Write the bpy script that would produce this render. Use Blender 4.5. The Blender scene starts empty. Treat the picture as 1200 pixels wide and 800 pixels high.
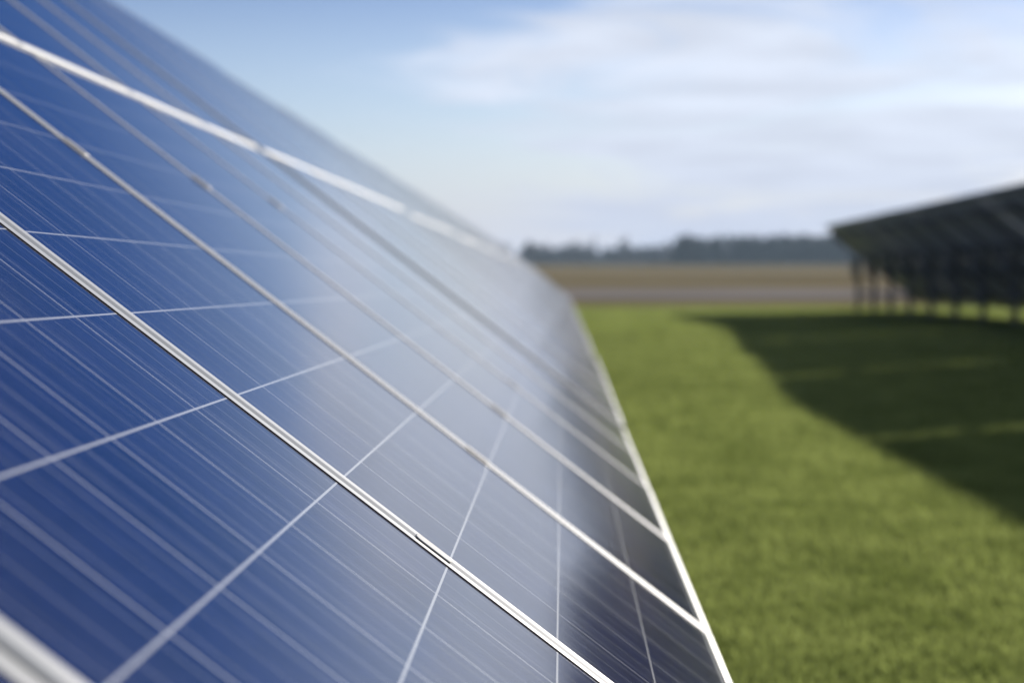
import bpy, bmesh, math, random
import numpy as np
from mathutils import Vector, Matrix
R = math.radians
sc = bpy.context.scene
COL = sc.collection
rng = random.Random(7)

# ------------------------------------------------------------------ layout numbers (metres)
TILT = R(37.40)                       # tilt of the solar tables
CT, ST = math.cos(TILT), math.sin(TILT)
LOW_Z = 0.55                          # height of the lower edge of the tables over the lawn
CAM = Vector((-0.2704, -1.8515, LOW_Z + 0.6288))
PITCH_X = 1.008                       # module pitch along the row
MOD_W, MOD_H, SEAM = 0.996, 1.956, 0.018
SHIFT = 0.010                         # where the sharp seam lies along the row
SECTION = 6 * PITCH_X + 0.14         # six modules and a gap
ROW_X = 10.97                         # lower edge of the second row
SUN_H = Vector((2.03, 2.62, 1.0))     # towards the sun
SUN_EL = math.atan2(1.0, math.hypot(2.03, 2.62))
SUN_AZ = math.atan2(2.03, 2.62)       # from +Y towards +X

# ------------------------------------------------------------------ camera
cd = bpy.data.cameras.new('camera')
cam = bpy.data.objects.new('camera', cd); COL.objects.link(cam)
cam.location = CAM
cam.rotation_euler = (R(90 - 2.087), 0, R(1.779))
cd.sensor_width = 36; cd.lens = 57.02
cd.clip_start = 0.02; cd.clip_end = 6000
cd.dof.use_dof = True
cd.dof.focus_distance = 1.86
cd.dof.aperture_fstop = 3.2
cd.dof.aperture_blades = 9
sc.camera = cam

# ------------------------------------------------------------------ sky
w = bpy.data.worlds.new('World'); sc.world = w; w.use_nodes = True
nt = w.node_tree; nt.nodes.clear()


def N(tree, typ, **kw):
    n = tree.nodes.new(typ)
    for k, v in kw.items():
        if k.startswith('i_'):
            n.inputs[int(k[2:])].default_value = v
        else:
            setattr(n, k, v)
    return n


def M(tree, op, a, b=None, c=None, clamp=False):
    n = tree.nodes.new('ShaderNodeMath'); n.operation = op; n.use_clamp = clamp
    for i, v in enumerate((a, b, c)):
        if v is None: continue
        if isinstance(v, (int, float)): n.inputs[i].default_value = v
        else: tree.links.new(v, n.inputs[i])
    return n.outputs[0]


def MIX(tree, f, a, b, blend='MIX'):
    n = tree.nodes.new('ShaderNodeMix'); n.data_type = 'RGBA'; n.blend_type = blend
    for i, v in ((0, f), (6, a), (7, b)):
        if isinstance(v, (int, float)): n.inputs[i].default_value = v
        elif isinstance(v, tuple): n.inputs[i].default_value = v if len(v) == 4 else (*v, 1)
        else: tree.links.new(v, n.inputs[i])
    return n.outputs[2]


def RAMP(tree, f, lo, hi, a=0.0, b=1.0, smooth=True):
    n = tree.nodes.new('ShaderNodeMapRange')
    n.interpolation_type = 'SMOOTHSTEP' if smooth else 'LINEAR'
    tree.links.new(f, n.inputs[0])
    for i, v in ((1, lo), (2, hi), (3, a), (4, b)): n.inputs[i].default_value = v
    return n.outputs[0]


SKY_STRENGTH = 0.053
CLOUD = (5.95, 6.45, 7.55)               # radiance of sunlit cloud in the units of the sky texture
HORIZON = (4.3, 4.65, 5.75)
sky = N(nt, 'ShaderNodeTexSky', sky_type='NISHITA', sun_disc=False, sun_elevation=SUN_EL,
        sun_rotation=SUN_AZ, altitude=100, air_density=1.0, dust_density=0.3, ozone_density=2.0)
tc = N(nt, 'ShaderNodeTexCoord')
sep = N(nt, 'ShaderNodeSeparateXYZ'); nt.links.new(tc.outputs['Generated'], sep.inputs[0])
dx, dy, dz = sep.outputs
zc = M(nt, 'MAXIMUM', dz, 0.0)
den = M(nt, 'ADD', zc, 0.10)
u = M(nt, 'DIVIDE', dx, den); v = M(nt, 'DIVIDE', dy, den)
comb = N(nt, 'ShaderNodeCombineXYZ'); nt.links.new(u, comb.inputs[0]); nt.links.new(v, comb.inputs[1])
mp = N(nt, 'ShaderNodeMapping'); mp.inputs['Rotation'].default_value = (0, 0, R(24)); mp.inputs['Scale'].default_value = (0.75, 1.25, 1)
mp.inputs['Location'].default_value = (3.1, 1.7, 0)
nt.links.new(comb.outputs[0], mp.inputs[0])
nz = N(nt, 'ShaderNodeTexNoise', noise_dimensions='2D'); nz.inputs['Scale'].default_value = 0.9
nz.inputs['Detail'].default_value = 6; nz.inputs['Roughness'].default_value = 0.62; nz.inputs['Distortion'].default_value = 0.5
nt.links.new(mp.outputs[0], nz.inputs[0])
az = M(nt, 'ARCTAN2', dx, dy)
bias = RAMP(nt, az, -0.17, 0.14, -0.31, 0.09)
high = M(nt, 'MULTIPLY', RAMP(nt, dz, 0.13, 0.26, 0.0, -0.40), RAMP(nt, dz, 0.44, 0.60, 1.0, -0.2))
cov = M(nt, 'ADD', M(nt, 'ADD', nz.outputs[0], bias), high)
cmask = M(nt, 'MULTIPLY', RAMP(nt, cov, 0.37, 0.60), 0.97)
nz2 = N(nt, 'ShaderNodeTexNoise', noise_dimensions='2D'); nz2.inputs['Scale'].default_value = 2.6; nz2.inputs['Detail'].default_value = 5
nt.links.new(mp.outputs[0], nz2.inputs[0])
cshade = RAMP(nt, nz2.outputs[0], 0.33, 0.68, 0.90, 1.05)
vm = N(nt, 'ShaderNodeVectorMath', operation='SCALE'); vm.inputs[0].default_value = CLOUD
nt.links.new(cshade, vm.inputs['Scale'])
deep = MIX(nt, RAMP(nt, dz, 0.115, 0.285), (0.92, 0.85, 0.97), (0.09, 0.25, 0.58))
tint = MIX(nt, 1.0, sky.outputs[0], deep, 'MULTIPLY')
c1 = MIX(nt, cmask, tint, vm.outputs[0])
hz = RAMP(nt, dz, 0.0, 0.115, 0.95, 0.0)
c2 = MIX(nt, hz, c1, HORIZON)
bg = N(nt, 'ShaderNodeBackground'); bg.inputs[1].default_value = SKY_STRENGTH
nt.links.new(c2, bg.inputs[0])
wo = N(nt, 'ShaderNodeOutputWorld'); nt.links.new(bg.outputs[0], wo.inputs[0])

# ------------------------------------------------------------------ sun and exposure
sl = bpy.data.lights.new('sun', 'SUN'); sl.energy = 5.0; sl.angle = R(0.5); sl.color = (1.0, 0.93, 0.82)
so = bpy.data.objects.new('sun', sl); COL.objects.link(so)
so.rotation_euler = Vector(-SUN_H).to_track_quat('-Z', 'Y').to_euler()
so.location = (20, 26, 30)
vs = sc.view_settings
vs.view_transform = 'Standard'; vs.look = 'None'; vs.exposure = 1.22; vs.gamma = 1.0; vs.use_curve_mapping = False
sc.cycles.max_bounces = 8; sc.cycles.diffuse_bounces = 3; sc.cycles.glossy_bounces = 4; sc.cycles.transmission_bounces = 4
sc.cycles.use_denoising = True


# ------------------------------------------------------------------ material helpers
def new_mat(name):
    m = bpy.data.materials.new(name); m.use_nodes = True
    t = m.node_tree; t.nodes.clear()
    out = t.nodes.new('ShaderNodeOutputMaterial'); b = t.nodes.new('ShaderNodeBsdfPrincipled')
    t.links.new(b.outputs[0], out.inputs[0])
    return m, t, b


def noise(t, vec, scale, detail=4, rough=0.55, dist=0.0):
    n = N(t, 'ShaderNodeTexNoise'); n.inputs['Scale'].default_value = scale; n.inputs['Detail'].default_value = detail
    n.inputs['Roughness'].default_value = rough; n.inputs['Distortion'].default_value = dist
    if vec is not None: t.links.new(vec, n.inputs['Vector'])
    return n.outputs[0]


def bump(t, b, h, strength, dist):
    n = N(t, 'ShaderNodeBump'); n.inputs['Strength'].default_value = strength; n.inputs['Distance'].default_value = dist
    t.links.new(h, n.inputs['Height']); t.links.new(n.outputs[0], b.inputs['Normal'])


def simple(name, col, rough=0.5, metal=0.0, var=0.12, scale=6.0):
    m, t, b = new_mat(name)
    tcn = N(t, 'ShaderNodeTexCoord')
    f = noise(t, tcn.outputs['Object'], scale, 5)
    a = tuple(c * (1 - var) for c in col); c2 = tuple(min(1, c * (1 + var)) for c in col)
    t.links.new(MIX(t, f, a, c2), b.inputs['Base Color'])
    b.inputs['Roughness'].default_value = rough; b.inputs['Metallic'].default_value = metal
    return m


MAT = {}
MAT['alu'] = simple('anodised_aluminium', (0.32, 0.325, 0.33), 0.40, 0.42, 0.05, 14)
MAT['clamp'] = simple('clamp_aluminium', (0.24, 0.24, 0.24), 0.42, 0.15, 0.05, 40)
MAT['seal'] = simple('black_seal', (0.006, 0.006, 0.008), 0.8, 0.0, 0.1, 20)
MAT['seal'].node_tree.nodes['Principled BSDF'].inputs['Specular IOR Level'].default_value = 0.0
MAT['back'] = simple('pale_back_film', (0.42, 0.425, 0.50), 0.6, 0.0, 0.2, 3)
MAT['box'] = simple('black_plastic', (0.012, 0.012, 0.013), 0.5)
MAT['steel'] = simple('galvanised_steel', (0.075, 0.076, 0.084), 0.6, 0.2, 0.25, 7)


def cell_material():
    m, t, b = new_mat('silicon_cells_under_glass')
    tcn = N(t, 'ShaderNodeTexCoord'); s = N(t, 'ShaderNodeSeparateXYZ'); t.links.new(tcn.outputs['Object'], s.inputs[0])
    X = M(t, 'DIVIDE', M(t, 'SUBTRACT', s.outputs[0], 0.024), 0.158)
    Y = M(t, 'DIVIDE', M(t, 'SUBTRACT', s.outputs[1], 0.030), 0.158)
    def line(coord, half):                       # 1 on grid lines at whole numbers
        f = M(t, 'ABSOLUTE', M(t, 'SUBTRACT', M(t, 'FRACT', coord), 0.5))
        return M(t, 'GREATER_THAN', f, 0.5 - half)
    gx = line(X, 0.0085); gy = line(Y, 0.0085)
    def outside(c, n):
        return M(t, 'MAXIMUM', M(t, 'LESS_THAN', c, 0.0), M(t, 'GREATER_THAN', c, n))
    gap = M(t, 'MAXIMUM', M(t, 'MAXIMUM', gx, gy), M(t, 'MAXIMUM', outside(X, 6.0), outside(Y, 12.0)))
    f3 = M(t, 'ABSOLUTE', M(t, 'SUBTRACT', M(t, 'FRACT', M(t, 'MULTIPLY', X, 3.0)), 0.5))
    bus = M(t, 'LESS_THAN', f3, 0.018)
    # crystal flakes, one tone per cell, fine pale streaks of the printed fingers between the ribbons
    vo = N(t, 'ShaderNodeTexVoronoi'); vo.inputs['Scale'].default_value = 70
    t.links.new(tcn.outputs['Object'], vo.inputs['Vector'])
    sv = N(t, 'ShaderNodeSeparateColor'); t.links.new(vo.outputs['Color'], sv.inputs[0])
    cid = N(t, 'ShaderNodeCombineXYZ'); t.links.new(M(t, 'FLOOR', X), cid.inputs[0]); t.links.new(M(t, 'FLOOR', Y), cid.inputs[1])
    oi = N(t, 'ShaderNodeObjectInfo'); t.links.new(M(t, 'MULTIPLY', oi.outputs['Random'], 57.0), cid.inputs[2])
    wn = N(t, 'ShaderNodeTexWhiteNoise'); t.links.new(cid.outputs[0], wn.inputs[0])
    stv = N(t, 'ShaderNodeCombineXYZ'); t.links.new(M(t, 'MULTIPLY', s.outputs[0], 170.0), stv.inputs[0]); t.links.new(M(t, 'MULTIPLY', s.outputs[1], 0.5), stv.inputs[1])
    t.links.new(M(t, 'MULTIPLY', oi.outputs['Random'], 31.0), stv.inputs[2])
    st = noise(t, stv.outputs[0], 1.0, 3, 0.7)
    k = M(t, 'ADD', M(t, 'MULTIPLY', sv.outputs[0], 0.30), M(t, 'ADD', M(t, 'MULTIPLY', wn.outputs[0], 0.30), M(t, 'MULTIPLY', st, 0.40)))
    cell = MIX(t, k, (0.0025, 0.0040, 0.018), (0.0075, 0.0120, 0.054))
    c = MIX(t, RAMP(t, st, 0.50, 0.72, 0.0, 0.16), cell, (0.15, 0.16, 0.20))
    fx = M(t, 'ABSOLUTE', M(t, 'SUBTRACT', M(t, 'FRACT', M(t, 'MULTIPLY', X, 12.0)), 0.5))
    c = MIX(t, M(t, 'MULTIPLY', M(t, 'GREATER_THAN', fx, 0.455), 0.14), c, (0.15, 0.16, 0.20))
    c = MIX(t, M(t, 'MULTIPLY', bus, 0.60), c, (0.16, 0.17, 0.20))
    c = MIX(t, gap, c, (0.26, 0.27, 0.30))
    # dust film, run-off streaks down the slope and a dirt line along the lower frame
    du = noise(t, tcn.outputs['Object'], 2.2, 6, 0.65)
    rv = N(t, 'ShaderNodeCombineXYZ'); t.links.new(M(t, 'MULTIPLY', s.outputs[0], 34.0), rv.inputs[0]); t.links.new(M(t, 'MULTIPLY', s.outputs[1], 1.6), rv.inputs[1])
    run = noise(t, rv.outputs[0], 1.0, 5, 0.6)
    low = RAMP(t, s.outputs[1], 0.02, 0.07, 0.10, 0.0)
    dust = M(t, 'ADD', M(t, 'ADD', RAMP(t, du, 0.42, 0.8, 0.0, 0.05), RAMP(t, run, 0.55, 0.8, 0.0, 0.05)), low, clamp=True)
    c = MIX(t, dust, c, (0.20, 0.195, 0.185))
    t.links.new(c, b.inputs['Base Color'])
    b.distribution = 'MULTI_GGX'
    b.inputs['IOR'].default_value = 1.85
    t.links.new(RAMP(t, M(t, 'ADD', M(t, 'MULTIPLY', du, 0.6), M(t, 'MULTIPLY', run, 0.4)), 0.3, 0.75, 0.085, 0.125), b.inputs['Roughness'])
    return m


MAT['cell'] = cell_material()


# ------------------------------------------------------------------ object helpers
def link(name, mesh, parent=None, mats=()):
    o = bpy.data.objects.new(name, mesh); COL.objects.link(o)
    for m in mats:
        mesh.materials.append(m)
    if parent is not None: o.parent = parent
    return o


def tag(o, label=None, cat=None, group=None, kind=None):
    if label: o['label'] = label
    if cat: o['category'] = cat
    if group: o['group'] = group
    if kind: o['kind'] = kind
    return o


def empty(name, mat=None):
    e = bpy.data.objects.new(name, None); COL.objects.link(e); e.empty_display_size = 0.2
    if mat is not None: e.matrix_world = mat
    return e


class MB:
    """collects solids and becomes one mesh"""
    def __init__(s): s.v = []; s.f = []; s.mi = []
    def add(s, vs_, fs, mi=0):
        o = len(s.v); s.v += [tuple(p) for p in vs_]
        for q in fs: s.f.append(tuple(i + o for i in q)); s.mi.append(mi)
    def box(s, a, b, mi=0):
        x0, y0, z0 = a; x1, y1, z1 = b
        s.add([(x0, y0, z0), (x1, y0, z0), (x1, y1, z0), (x0, y1, z0), (x0, y0, z1), (x1, y0, z1), (x1, y1, z1), (x0, y1, z1)],
              [(0, 3, 2, 1), (4, 5, 6, 7), (0, 1, 5, 4), (1, 2, 6, 5), (2, 3, 7, 6), (3, 0, 4, 7)], mi)
    def prism(s, p, q, profile, up, mi=0):
        """profile (list of 2D points) swept from p to q"""
        p = Vector(p); q = Vector(q); d = (q - p).normalized(); a = d.cross(Vector(up)).normalized(); c = a.cross(d)
        n = len(profile); vs_ = [e + a * x + c * y for e in (p, q) for x, y in profile]
        fs = [(i, (i + 1) % n, n + (i + 1) % n, n + i) for i in range(n)]
        fs += [tuple(range(n))[::-1], tuple(range(n, 2 * n))]
        s.add(vs_, fs, mi)
    def tube(s, p, q, r0, r1, n=8, mi=0):
        p = Vector(p); q = Vector(q); d = (q - p).normalized()
        up = Vector((0, 0, 1)) if abs(d.z) < 0.9 else Vector((1, 0, 0))
        a = d.cross(up).normalized(); c = a.cross(d)
        vs_ = [e + (a * math.cos(2 * math.pi * i / n) + c * math.sin(2 * math.pi * i / n)) * r for e, r in ((p, r0), (q, r1)) for i in range(n)]
        fs = [(i, (i + 1) % n, n + (i + 1) % n, n + i) for i in range(n)] + [tuple(range(n))[::-1], tuple(range(n, 2 * n))]
        s.add(vs_, fs, mi)
    def mesh(s, name):
        me = bpy.data.meshes.new(name); me.from_pydata(s.v, [], s.f)
        me.polygons.foreach_set('material_index', s.mi)
        bm = bmesh.new(); bm.from_mesh(me); bmesh.ops.recalc_face_normals(bm, faces=bm.faces); bm.to_mesh(me); bm.free()
        me.update(); return me


# ------------------------------------------------------------------ terrain
PROFILE = [(-40, 1.18), (0, 1.18), (15, 1.18), (22, 1.01), (29, 0.84), (41, 0.89), (62, 0.88), (64, 0.85), (72, 0.62), (80, 0.36),
           (120, -0.15), (220, -1.75), (400, -4.25), (480, -5.0), (900, -5.6), (4000, -6.0)]   # depth from the camera, eye height over the ground


def ground_z(y):
    d = y - CAM.y
    for (a, ha), (b, hb) in zip(PROFILE, PROFILE[1:]):
        if d <= b:
            k = max(0.0, (d - a) / (b - a)); k = k if b - a > 60 else k * k * (3 - 2 * k)
            return CAM.z - (ha + (hb - ha) * k)
    return CAM.z - PROFILE[-1][1]


def strip_mesh(name, y0, y1, x0, x1, dz, ysteps):
    ys = [y for y in ysteps if y0 < y < y1]; ys = [y0] + ys + [y1]
    v = []; f = []
    for y in ys:
        z = ground_z(y) + dz
        v += [(x0, y, z), (x1, y, z)]
    for i in range(len(ys) - 1): f.append((2 * i, 2 * i + 1, 2 * i + 3, 2 * i + 2))
    me = bpy.data.meshes.new(name); me.from_pydata(v, [], f); me.update(); return me


YS = [-30 + 0.5 * i for i in range(230)] + [85 + 5 * i for i in range(90)] + [540, 600, 700, 900, 1200]


def lawn_material():
    m, t, b = new_mat('lawn')
    tcn = N(t, 'ShaderNodeTexCoord'); V = tcn.outputs['Object']
    a = noise(t, V, 0.35, 5); c = noise(t, V, 3.2, 6, 0.6); d = noise(t, V, 26, 4, 0.6)
    k = M(t, 'ADD', M(t, 'MULTIPLY', a, 0.45), M(t, 'ADD', M(t, 'MULTIPLY', c, 0.35), M(t, 'MULTIPLY', d, 0.2)))
    k = RAMP(t, k, 0.36, 0.64)
    col = MIX(t, k, (0.088, 0.106, 0.028), (0.190, 0.218, 0.064))
    dry = RAMP(t, noise(t, V, 1.1, 5, 0.65), 0.60, 0.78, 0.0, 0.35)
    col = MIX(t, dry, col, (0.17, 0.15, 0.06))
    t.links.new(col, b.inputs['Base Color']); b.inputs['Roughness'].default_value = 0.9
    b.inputs['Specular IOR Level'].default_value = 0.0
    bump(t, b, M(t, 'ADD', c, d), 0.5, 0.03)
    return m


def field_material():
    m, t, b = new_mat('dry_field')
    tcn = N(t, 'ShaderNodeTexCoord'); mpn = N(t, 'ShaderNodeMapping'); mpn.inputs['Scale'].default_value = (0.012, 0.055, 1)
    t.links.new(tcn.outputs['Object'], mpn.inputs[0])
    a = noise(t, mpn.outputs[0], 1.0, 6, 0.6); c = noise(t, tcn.outputs['Object'], 0.6, 5)
    col = MIX(t, RAMP(t, a, 0.35, 0.65), (0.085, 0.068, 0.036), (0.185, 0.150, 0.090))
    col = MIX(t, RAMP(t, c, 0.5, 0.75, 0, 0.4), col, (0.10, 0.095, 0.04))
    t.links.new(col, b.inputs['Base Color']); b.inputs['Roughness'].default_value = 0.95; b.inputs['Specular IOR Level'].default_value = 0.0
    bump(t, b, c, 0.4, 0.2)
    return m


def road_material():
    m, t, b = new_mat('gravel_road')
    tcn = N(t, 'ShaderNodeTexCoord')
    mpn = N(t, 'ShaderNodeMapping'); mpn.inputs['Scale'].default_value = (0.08, 0.7, 1)
    t.links.new(tcn.outputs['Object'], mpn.inputs[0])
    a = noise(t, mpn.outputs[0], 1.0, 6, 0.6)
    col = MIX(t, RAMP(t, a, 0.3, 0.7), (0.125, 0.112, 0.108), (0.19, 0.178, 0.178))
    t.links.new(col, b.inputs['Base Color']); b.inputs['Roughness'].default_value = 0.9; b.inputs['Specular IOR Level'].default_value = 0.0
    return m


MAT['lawn'] = lawn_material(); MAT['field'] = field_material(); MAT['road'] = road_material()
tag(link('ground', strip_mesh('ground', -30, 1400, -900, 900, 0, YS), None, [MAT['lawn']]), kind='structure')
tag(link('field', strip_mesh('field', 58.5, 1395, -895, 895, 0.012, YS), None, [MAT['field']]), kind='structure')
tag(link('road', strip_mesh('road', 67.0, 77.8, -890, 890, 0.024, YS), None, [MAT['road']]), kind='structure')


def leaf_material(name, a, b_, trans=0.35, patch=1.6):
    m = bpy.data.materials.new(name); m.use_nodes = True; t = m.node_tree; t.nodes.clear()
    out = t.nodes.new('ShaderNodeOutputMaterial')
    g = N(t, 'ShaderNodeNewGeometry'); tcn = N(t, 'ShaderNodeTexCoord')
    f = RAMP(t, noise(t, tcn.outputs['Object'], patch, 6, 0.65), 0.32, 0.68)
    k = M(t, 'ADD', M(t, 'MULTIPLY', g.outputs['Random Per Island'], 0.3), M(t, 'MULTIPLY', f, 0.7))
    c = MIX(t, k, a, b_)
    d = N(t, 'ShaderNodeBsdfDiffuse'); tr = N(t, 'ShaderNodeBsdfTranslucent')
    t.links.new(c, d.inputs[0]); t.links.new(c, tr.inputs[0])
    ms = N(t, 'ShaderNodeMixShader'); ms.inputs[0].default_value = trans
    t.links.new(d.outputs[0], ms.inputs[1]); t.links.new(tr.outputs[0], ms.inputs[2]); t.links.new(ms.outputs[0], out.inputs[0])
    return m


def raw_mesh(name, co, nper):
    """co: (n*nper,3) array of separate polygons with nper corners"""
    n = len(co) // nper
    me = bpy.data.meshes.new(name); me.vertices.add(len(co)); me.vertices.foreach_set('co', co.astype(np.float32).ravel())
    me.loops.add(len(co)); me.loops.foreach_set('vertex_index', np.arange(len(co), dtype=np.int32))
    me.polygons.add(n); me.polygons.foreach_set('loop_start', np.arange(0, len(co), nper, dtype=np.int32))
    me.polygons.foreach_set('loop_total', np.full(n, nper, dtype=np.int32))
    me.update(calc_edges=True); return me


def build_grass():
    rs = np.random.RandomState(3)
    pts = []
    for d0, d1, dens in ((2.2, 6, 4200), (6, 12, 2300), (12, 20, 900), (20, 36, 260), (36, 58, 80)):
        n = int((d1 - d0) * (0.40 * d1 + 1.6) * dens)
        d = rs.uniform(d0, d1, n); x = rs.uniform(-1.4, 0.40 * d1 + 0.2, n)
        keep = x < 0.33 * d + 0.5
        far = np.full(n, max(1.0, (d1 / 10.0) ** 0.65))
        pts.append(np.stack([x[keep] + CAM.x, d[keep] + CAM.y, far[keep]], 1))
    P = np.concatenate(pts); n = len(P)
    z = np.array([ground_z(y) for y in np.linspace(-2, 62, 1281)]); zz = np.interp(P[:, 1], np.linspace(-2, 62, 1281), z)
    a = rs.uniform(0, 6.283, n); h = rs.uniform(0.016, 0.042, n) * np.minimum(P[:, 2], 2.0) ** 0.6; wd = rs.uniform(0.0025, 0.005, n) * P[:, 2] * 1.3
    lean = rs.uniform(0.1, 0.9, n) * h; la = rs.uniform(0, 6.283, n)
    base = np.stack([P[:, 0], P[:, 1], zz - 0.003], 1)
    side = np.stack([np.cos(a), np.sin(a), 0 * a], 1) * wd[:, None]
    tip = base + np.stack([np.cos(la) * lean, np.sin(la) * lean, h], 1)
    co = np.stack([base - side, base + side, tip], 1).reshape(-1, 3)
    o = link('grass', raw_mesh('grass', co, 3), None, [leaf_material('grass_blades', (0.092, 0.120, 0.030), (0.225, 0.265, 0.080), 0.5)])
    tag(o, 'short green lawn grass growing between the two rows of solar panels', 'grass', kind='stuff')


build_grass()


# ------------------------------------------------------------------ solar panel prototype
def frame_mesh():
    prof = [(0.0, -0.0034), (0.0046, -0.0008), (0.0062, 0.0), (0.0214, 0.0), (0.022, -0.0003), (0.0248, -0.0017), (0.0220, -0.0019), (0.0025, -0.0052),
            (0.0025, -0.038), (0.028, -0.038), (0.028, -0.040), (0.0, -0.040)]
    v = []; f = []; mi = []
    for i, (d, z) in enumerate(prof):
        v += [(d, d, z), (MOD_W - d, d, z), (MOD_W - d, MOD_H - d, z), (d, MOD_H - d, z)]
    n = len(prof)
    for i in range(n):
        j = (i + 1) % n
        for k in range(4):
            l = (k + 1) % 4
            f.append((4 * i + k, 4 * i + l, 4 * j + l, 4 * j + k)); mi.append(1 if i in (4, 5, 6) else 0)
    me = bpy.data.meshes.new('frame'); me.from_pydata(v, [], f)
    me.polygons.foreach_set('material_index', mi)
    bm = bmesh.new(); bm.from_mesh(me); bmesh.ops.recalc_face_normals(bm, faces=bm.faces); bm.to_mesh(me); bm.free()
    me.materials.append(MAT['alu']); me.materials.append(MAT['seal'])
    return me


def laminate_mesh():
    b = MB(); b.box((0.019, 0.019, -0.0056), (MOD_W - 0.019, MOD_H - 0.019, -0.0016))
    me = b.mesh('cell_laminate')
    me.materials.append(MAT['cell']); me.materials.append(MAT['back'])
    for p in me.polygons: p.material_index = 0 if p.normal.z > 0.5 else 1
    return me


def jbox_mesh():
    b = MB(); b.box((MOD_W / 2 - 0.06, MOD_H - 0.22, -0.030), (MOD_W / 2 + 0.06, MOD_H - 0.10, -0.0058))
    b.tube((MOD_W / 2 - 0.05, MOD_H - 0.22, -0.018), (MOD_W / 2 - 0.11, MOD_H - 0.55, -0.020), 0.004, 0.004, 6)
    b.tube((MOD_W / 2 + 0.05, MOD_H - 0.22, -0.018), (MOD_W / 2 + 0.13, MOD_H - 0.50, -0.020), 0.004, 0.004, 6)
    me = b.mesh('junction_box'); me.materials.append(MAT['box']); return me


ME_FRAME, ME_LAM, ME_JB = frame_mesh(), laminate_mesh(), jbox_mesh()


def table_matrix(x, w_, v_):
    """local x runs along the row, local y up the slope, local z out of the glass"""
    m = Matrix(((0, -CT, ST, x - v_ * CT), (1, 0, 0, w_), (0, ST, CT, LOW_Z + v_ * ST), (0, 0, 0, 1)))
    return m


proto = None


def panel(x, w_, v_, label, group, wob=0.0018, lift=0.0, rise=0.0, off=0.0):
    global proto
    m = table_matrix(x, w_, v_) @ Matrix.Translation((0, 0, lift + rise * off)) @ Matrix.Rotation(-rise, 4, 'Y') @ Matrix.Rotation(rng.uniform(-wob, wob), 4, 'X') @ Matrix.Rotation(rng.uniform(-wob, wob) * 1.3, 4, 'Y')
    if proto is None:
        e = empty('solar_panel', m)
        link('frame', ME_FRAME, e); link('cell_laminate', ME_LAM, e); link('junction_box', ME_JB, e)
        proto = e
    else:
        e = proto.copy(); COL.objects.link(e); e.matrix_world = m
        for ch in proto.children:
            c = ch.copy(); COL.objects.link(c); c.parent = e
    tag(e, label, 'solar panel', group)
    return e


ORD = ['first', 'second', 'third', 'fourth', 'fifth', 'sixth', 'seventh', 'eighth', 'ninth', 'tenth', 'eleventh', 'twelfth']
near_low = {
    -1: 'blue solar panel cut off in the bottom left corner of the photo',
    0: 'blue solar panel before the sharp clamped seam, nearest one seen large',
    1: 'blue solar panel just beyond the sharp clamped seam, lower row',
    2: 'second lower-row solar panel beyond the sharp clamped seam',
    3: 'third lower-row solar panel beyond the sharp clamped seam',
    4: 'fourth lower-row solar panel beyond the sharp clamped seam',
    5: 'lower-row solar panel ending at the dark gap between tables'}
near_up = {
    2: 'upper-row solar panel in the top left corner beside the white seam',
    3: 'upper-row blue solar panel, second from the top left corner',
    4: 'upper-row blue solar panel, third from the top left corner',
    5: 'upper-row solar panel ending at the dark gap between tables'}
N_SEC = 12
for s_ in range(N_SEC):
    for i in range(-1 if s_ == 0 else 0, 6):
        w_ = (s_ * SECTION) + (i - 1) * PITCH_X + 0.006 + SHIFT
        for up in (0, 1):
            if s_ == 0:
                lab = (near_up if up else near_low).get(i)
                if lab is None: continue                         # outside the picture, beside the camera
            elif s_ < 3:
                lab = '%s %s-row solar panel of the %s table beyond the dark gap' % (ORD[i], 'upper' if up else 'lower', ORD[s_ - 1])
            else:
                lab = 'hazy distant %s-row solar panel of the near row, far along towards the horizon' % ('upper' if up else 'lower')
            panel(0.0, w_, up * (MOD_H + SEAM), lab, 'solar panels of the near row', wob=0.0005 if s_ == 0 and i < 3 else 0.0016,
                  lift=0.005 if s_ else 0.0, rise=0.003 if s_ else 0.0, off=i * PITCH_X)

W_END = 48.7
for s_ in range(7):
    for i in range(6):
        w_ = W_END - s_ * SECTION - (i + 1) * PITCH_X
        for up in (0, 1):
            if s_ == 0 and i == 0:
                lab = '%s-row end panel at the far left end of the dark right-hand row' % ('upper' if up else 'lower')
            else:
                lab = '%s-row solar panel of the right-hand row, seen from its dark underside' % ('upper' if up else 'lower')
            panel(ROW_X, w_, up * (MOD_H + SEAM), lab, 'solar panels of the right-hand row')


# ------------------------------------------------------------------ clamps on the frames
def clamp_mesh():
    L, W_ = 0.026, 0.0130
    def stadium(l, w2, r, n=5):
        pts = []
        for cx, cy, a0 in ((w2 - r, l - r, 0), (-w2 + r, l - r, 90), (-w2 + r, -l + r, 180), (w2 - r, -l + r, 270)):
            for k in range(n): a = R(a0 + 90 * k / (n - 1)); pts.append((cx + r * math.cos(a), cy + r * math.sin(a)))
        return pts
    v = []; f = []
    rings = [(stadium(L, W_, 0.008), 0.0005), (stadium(L, W_, 0.008), 0.0013), (stadium(L - 0.0007, W_ - 0.0007, 0.0073), 0.0019)]
    n = len(rings[0][0])
    for p, z in rings: v += [(x, y, z) for x, y in p]
    for k in range(2):
        for i in range(n): f.append((k * n + i, k * n + (i + 1) % n, (k + 1) * n + (i + 1) % n, (k + 1) * n + i))
    f.append(tuple(range(2 * n, 3 * n))); f.append(tuple(range(n))[::-1])
    me = bpy.data.meshes.new('clamp_plate'); me.from_pydata(v, [], f); me.update(); me.materials.append(MAT['clamp'])
    return me


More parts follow.
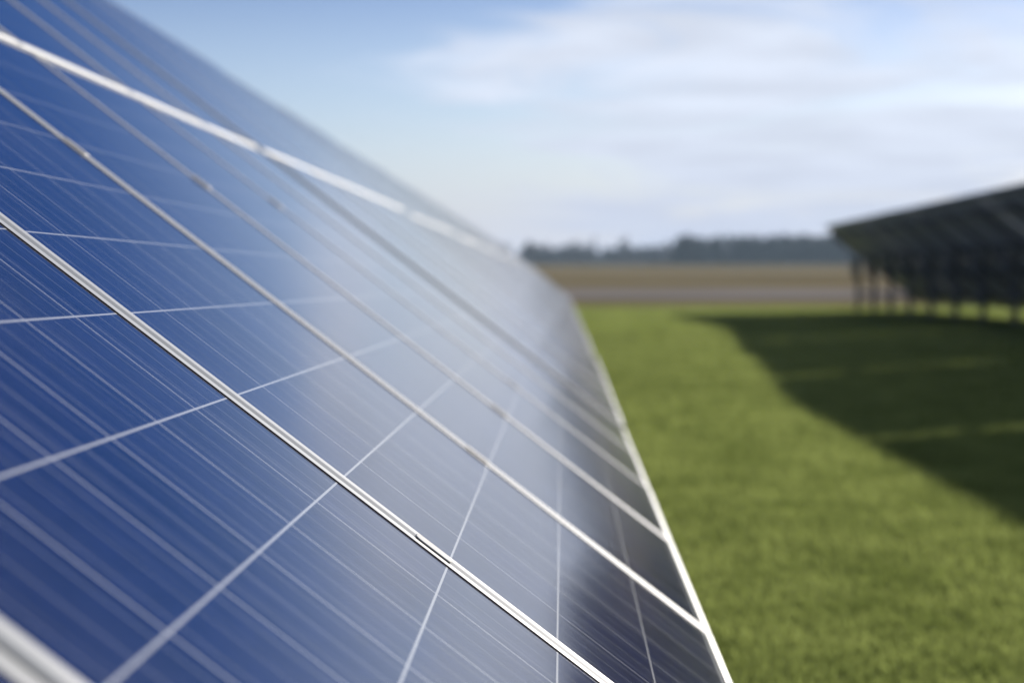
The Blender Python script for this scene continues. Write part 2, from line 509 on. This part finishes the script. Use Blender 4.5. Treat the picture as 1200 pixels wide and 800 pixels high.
ME_CL = clamp_mesh()
def _shade_outline():
    b = MB(); b.box((-0.0138, -0.0245, -0.0006), (0.0138, 0.0245, 0.0006)); me = b.mesh('shade_outline'); me.materials.append(MAT['seal']); return me  # added dark slab; its rim stands in for the shaded outline round the clamp
ME_OUTLINE = _shade_outline()
ME_OUTLINE_SMALL = ME_OUTLINE.copy(); ME_OUTLINE_SMALL.transform(Matrix.Diagonal((0.7, 0.8, 0.7, 1.0)))
for (n_, v_, lab) in ((1, 0.528, 'small rounded aluminium clamp on the sharp seam between two panels'),
                      (2, 0.53, 'small clamp low on the second seam beyond the sharp one'),
                      (2, 1.43, 'small clamp on the second seam near the left edge of the photo'),
                      (3, 0.53, 'blurred small clamp low on the third panel seam'),
                      (3, 1.43, 'blurred small clamp high on the third panel seam, below the white seam'),
                      (4, 0.53, 'blurred small clamp low on the fourth panel seam'),
                      (4, 1.43, 'blurred small clamp on the fourth panel seam just below the white seam')):
    e = empty('panel_clamp', table_matrix(0, (n_ - 1) * PITCH_X + SHIFT, v_) @ Matrix.Translation((0, 0, 0.0008)))
    link('clamp_plate', ME_CL, e); link('shade_outline', ME_OUTLINE if n_ == 1 else ME_OUTLINE_SMALL, e)
    tag(e, lab, 'clamp', 'clamps holding the near panels')


# ------------------------------------------------------------------ racks under the tables
C_PROF = [(-0.03, -0.05), (0.03, -0.05), (0.03, -0.03), (-0.012, -0.03), (-0.012, 0.03), (0.03, 0.03), (0.03, 0.05), (-0.03, 0.05)]


def rack(x0, wa, wb, w_first, step, label):
    e = empty('mounting_rack', Matrix.Translation((x0 - 0.66 * 2, wa, ground_z(wa))))
    inv = e.matrix_world.inverted()
    def put(name, b):
        me = b.mesh(name); me.transform(inv); link(name, me, e, [MAT['steel']])
    def tp(w_, v_, dn):                # point on the slope, dn below the glass plane
        return Vector((x0 - v_ * CT - dn * ST, w_, LOW_Z + v_ * ST - dn * CT))
    nrm = Vector((ST, 0, CT))
    for v_ in (0.45, 1.50, 2.42, 3.46):
        b = MB(); b.prism(tp(wa, v_, 0.085), tp(wb, v_, 0.085), [(a * 0.8, c * 0.8) for a, c in C_PROF], nrm); put('purlin', b)
    w_ = w_first
    vp = 2.60                          # where the post meets the slope
    while wa < w_ < wb:
        gz = ground_z(w_)
        b = MB(); b.prism(tp(w_, 0.25, 0.185), tp(w_, 3.70, 0.185), C_PROF, nrm); put('rafter', b)
        t_ = tp(w_, vp, 0.25)
        b = MB(); b.prism((t_.x, w_, gz - 0.3), (t_.x, w_, t_.z + 0.03), [(a * 1.6, c * 1.25) for a, c in C_PROF], (1, 0, 0)); put('post', b)
        lo = tp(w_, 0.70, 0.235)
        b = MB(); b.prism((t_.x + 0.10, w_ + 0.075, gz + 0.55), (lo.x, w_ + 0.075, lo.z), [(a * 1.3, c * 1.3) for a, c in C_PROF], (0, 1, 0)); put('brace', b)
        # knee braces along the row
        for sg in (-1, 1):
            k0 = Vector((t_.x - 0.115, w_, t_.z - 0.62)); k1 = Vector((t_.x - 0.115, w_ + sg * 0.72, t_.z + 0.02))
            b = MB(); b.prism(k0, k1, [(a * 1.0, c * 1.0) for a, c in C_PROF], (1, 0, 0)); put('knee_brace', b)
        w_ += step
    tag(e, label, 'rack')


rack(0.0, -1.0, N_SEC * SECTION - PITCH_X - 0.1, 0.3, 2.45, 'galvanised steel rack hidden beneath the near row of solar panels')
rack(ROW_X, W_END - 7 * SECTION + 0.1, W_END - 0.05, W_END - 0.75 - 2.45 * 16, 2.45, 'dark steel posts and braces carrying the right-hand row of panels')


# ------------------------------------------------------------------ far trees
MAT['wood'] = leaf_material('conifer_foliage', (0.024, 0.026, 0.024), (0.055, 0.055, 0.048), 0.15)
MAT['wood2'] = leaf_material('bare_twigs', (0.060, 0.050, 0.045), (0.110, 0.090, 0.080), 0.1)
MAT['trunk'] = simple('bark', (0.06, 0.05, 0.042), 0.9, 0, 0.3, 5)


def wood(name, xs, d0, d1, hlo, hhi, n, leaves, size, mat, seed, label, cat):
    rs = np.random.RandomState(seed); out = []; tr = MB()
    for i in range(n):
        d = rs.uniform(d0, d1); x = rs.uniform(*xs) * d + CAM.x; y = d + CAM.y; gz = ground_z(y)
        h = rs.uniform(hlo, hhi); r = h * rs.uniform(0.20, 0.32)
        tt = rs.uniform(0.0, 1.0, leaves) ** 1.15; rad = r * np.sqrt(rs.uniform(0.05, 1, leaves)) * np.minimum(1, 1.9 * (1.03 - tt)) * (0.75 + 0.5 * rs.rand(leaves))
        an = rs.uniform(0, 6.283, leaves)
        c = np.stack([x + rad * np.cos(an), y + rad * np.sin(an), gz + h * tt], 1)
        a = rs.normal(size=(leaves, 3)); a /= np.linalg.norm(a, axis=1)[:, None]
        b = np.cross(a, rs.normal(size=(leaves, 3))); b /= np.linalg.norm(b, axis=1)[:, None]
        s = size * rs.uniform(0.5, 1.3, leaves)[:, None]
        out.append(np.stack([c - a * s - b * s * .6, c + a * s - b * s * .6, c + a * s * .8 + b * s * .6, c - a * s * .8 + b * s * .6], 1).reshape(-1, 3))
        tr.tube((x, y, gz - 0.2), (x, y, gz + h * 0.8), h * 0.016, h * 0.006, 5)
    me = raw_mesh(name, np.concatenate(out), 4)
    o = link(name, me, None, [mat])
    bm = bmesh.new(); bm.from_mesh(me); tm = tr.mesh('t'); bm.from_mesh(tm)
    k = len(me.polygons); bm.faces.ensure_lookup_table()
    for f in bm.faces[k:]: f.material_index = 1
    bm.to_mesh(me); bm.free(); me.materials.append(MAT['trunk'])
    return tag(o, label, cat, kind='stuff')


wood('woodland', (0.070, 0.50), 425, 470, 6.6, 7.9, 420, 90, 0.75, MAT['wood'], 11, 'dark conifer wood along the horizon behind the brown field', 'wood')
wood('woodland', (-0.20, 0.072), 520, 620, 4.6, 8.0, 260, 80, 0.85, MAT['wood2'], 12, 'paler bare-branched wood along the horizon on the left of the dark wood', 'wood')


def bare_tree(px, d, h, seed, label):
    rs = random.Random(seed); x = (px - 660) / 1899 * d + CAM.x; y = d + CAM.y; gz = ground_z(y)
    e = empty('bare_tree', Matrix.Translation((x, y, gz)))
    b = MB(); b.tube((0, 0, -0.2), (0, 0, h * 0.55), h * 0.018, h * 0.010, 7); b.tube((0, 0, h * 0.55), (0.1, 0, h * 0.97), h * 0.010, h * 0.002, 6)
    link('trunk', b.mesh('trunk'), e, [MAT['trunk']])
    b = MB()
    for i in range(150):
        z0 = h * rs.uniform(0.25, 0.93); a = rs.uniform(0, 6.28); l = h * rs.uniform(0.06, 0.2) * (1.15 - z0 / h)
        p = Vector((0, 0, z0)); q = p + Vector((math.cos(a) * l, math.sin(a) * l, l * rs.uniform(0.8, 1.8)))
        b.tube(p, q, h * 0.005, h * 0.002, 4)
        for j in range(3):
            a2 = a + rs.uniform(-1, 1); m0 = p.lerp(q, rs.uniform(0.4, 0.9))
            b.tube(m0, m0 + Vector((math.cos(a2) * l * .4, math.sin(a2) * l * .4, l * .5)), h * 0.003, h * 0.0015, 3)
    link('crown', b.mesh('crown'), e, [MAT['wood2']])
    tag(e, label, 'tree', 'bare trees on the horizon')


bare_tree(678, 505, 8.3, 1, 'tall bare tree on the horizon, leftmost of the three close to the panel edge')
bare_tree(697, 500, 9.4, 2, 'tall bare tree on the horizon, middle one of three')
bare_tree(734, 510, 10.2, 3, 'tallest bare tree on the horizon, just left of the dark wood')


# ------------------------------------------------------------------ the air
def haze():
    b = MB(); b.box((-950, -40, -1.5), (950, 1450, 22.0)); me = b.mesh('haze')
    m = bpy.data.materials.new('air'); m.use_nodes = True; t = m.node_tree; t.nodes.clear()
    out = t.nodes.new('ShaderNodeOutputMaterial'); vol = t.nodes.new('ShaderNodeVolumePrincipled')
    vol.inputs['Color'].default_value = (0.55, 0.75, 1.0, 1); vol.inputs['Density'].default_value = 0.00018; vol.inputs['Anisotropy'].default_value = 0.3
    t.links.new(vol.outputs[0], out.inputs['Volume'])
    tag(link('haze', me, None, [m]), 'thin pale haze in the air over the fields', 'haze', kind='stuff')


haze()
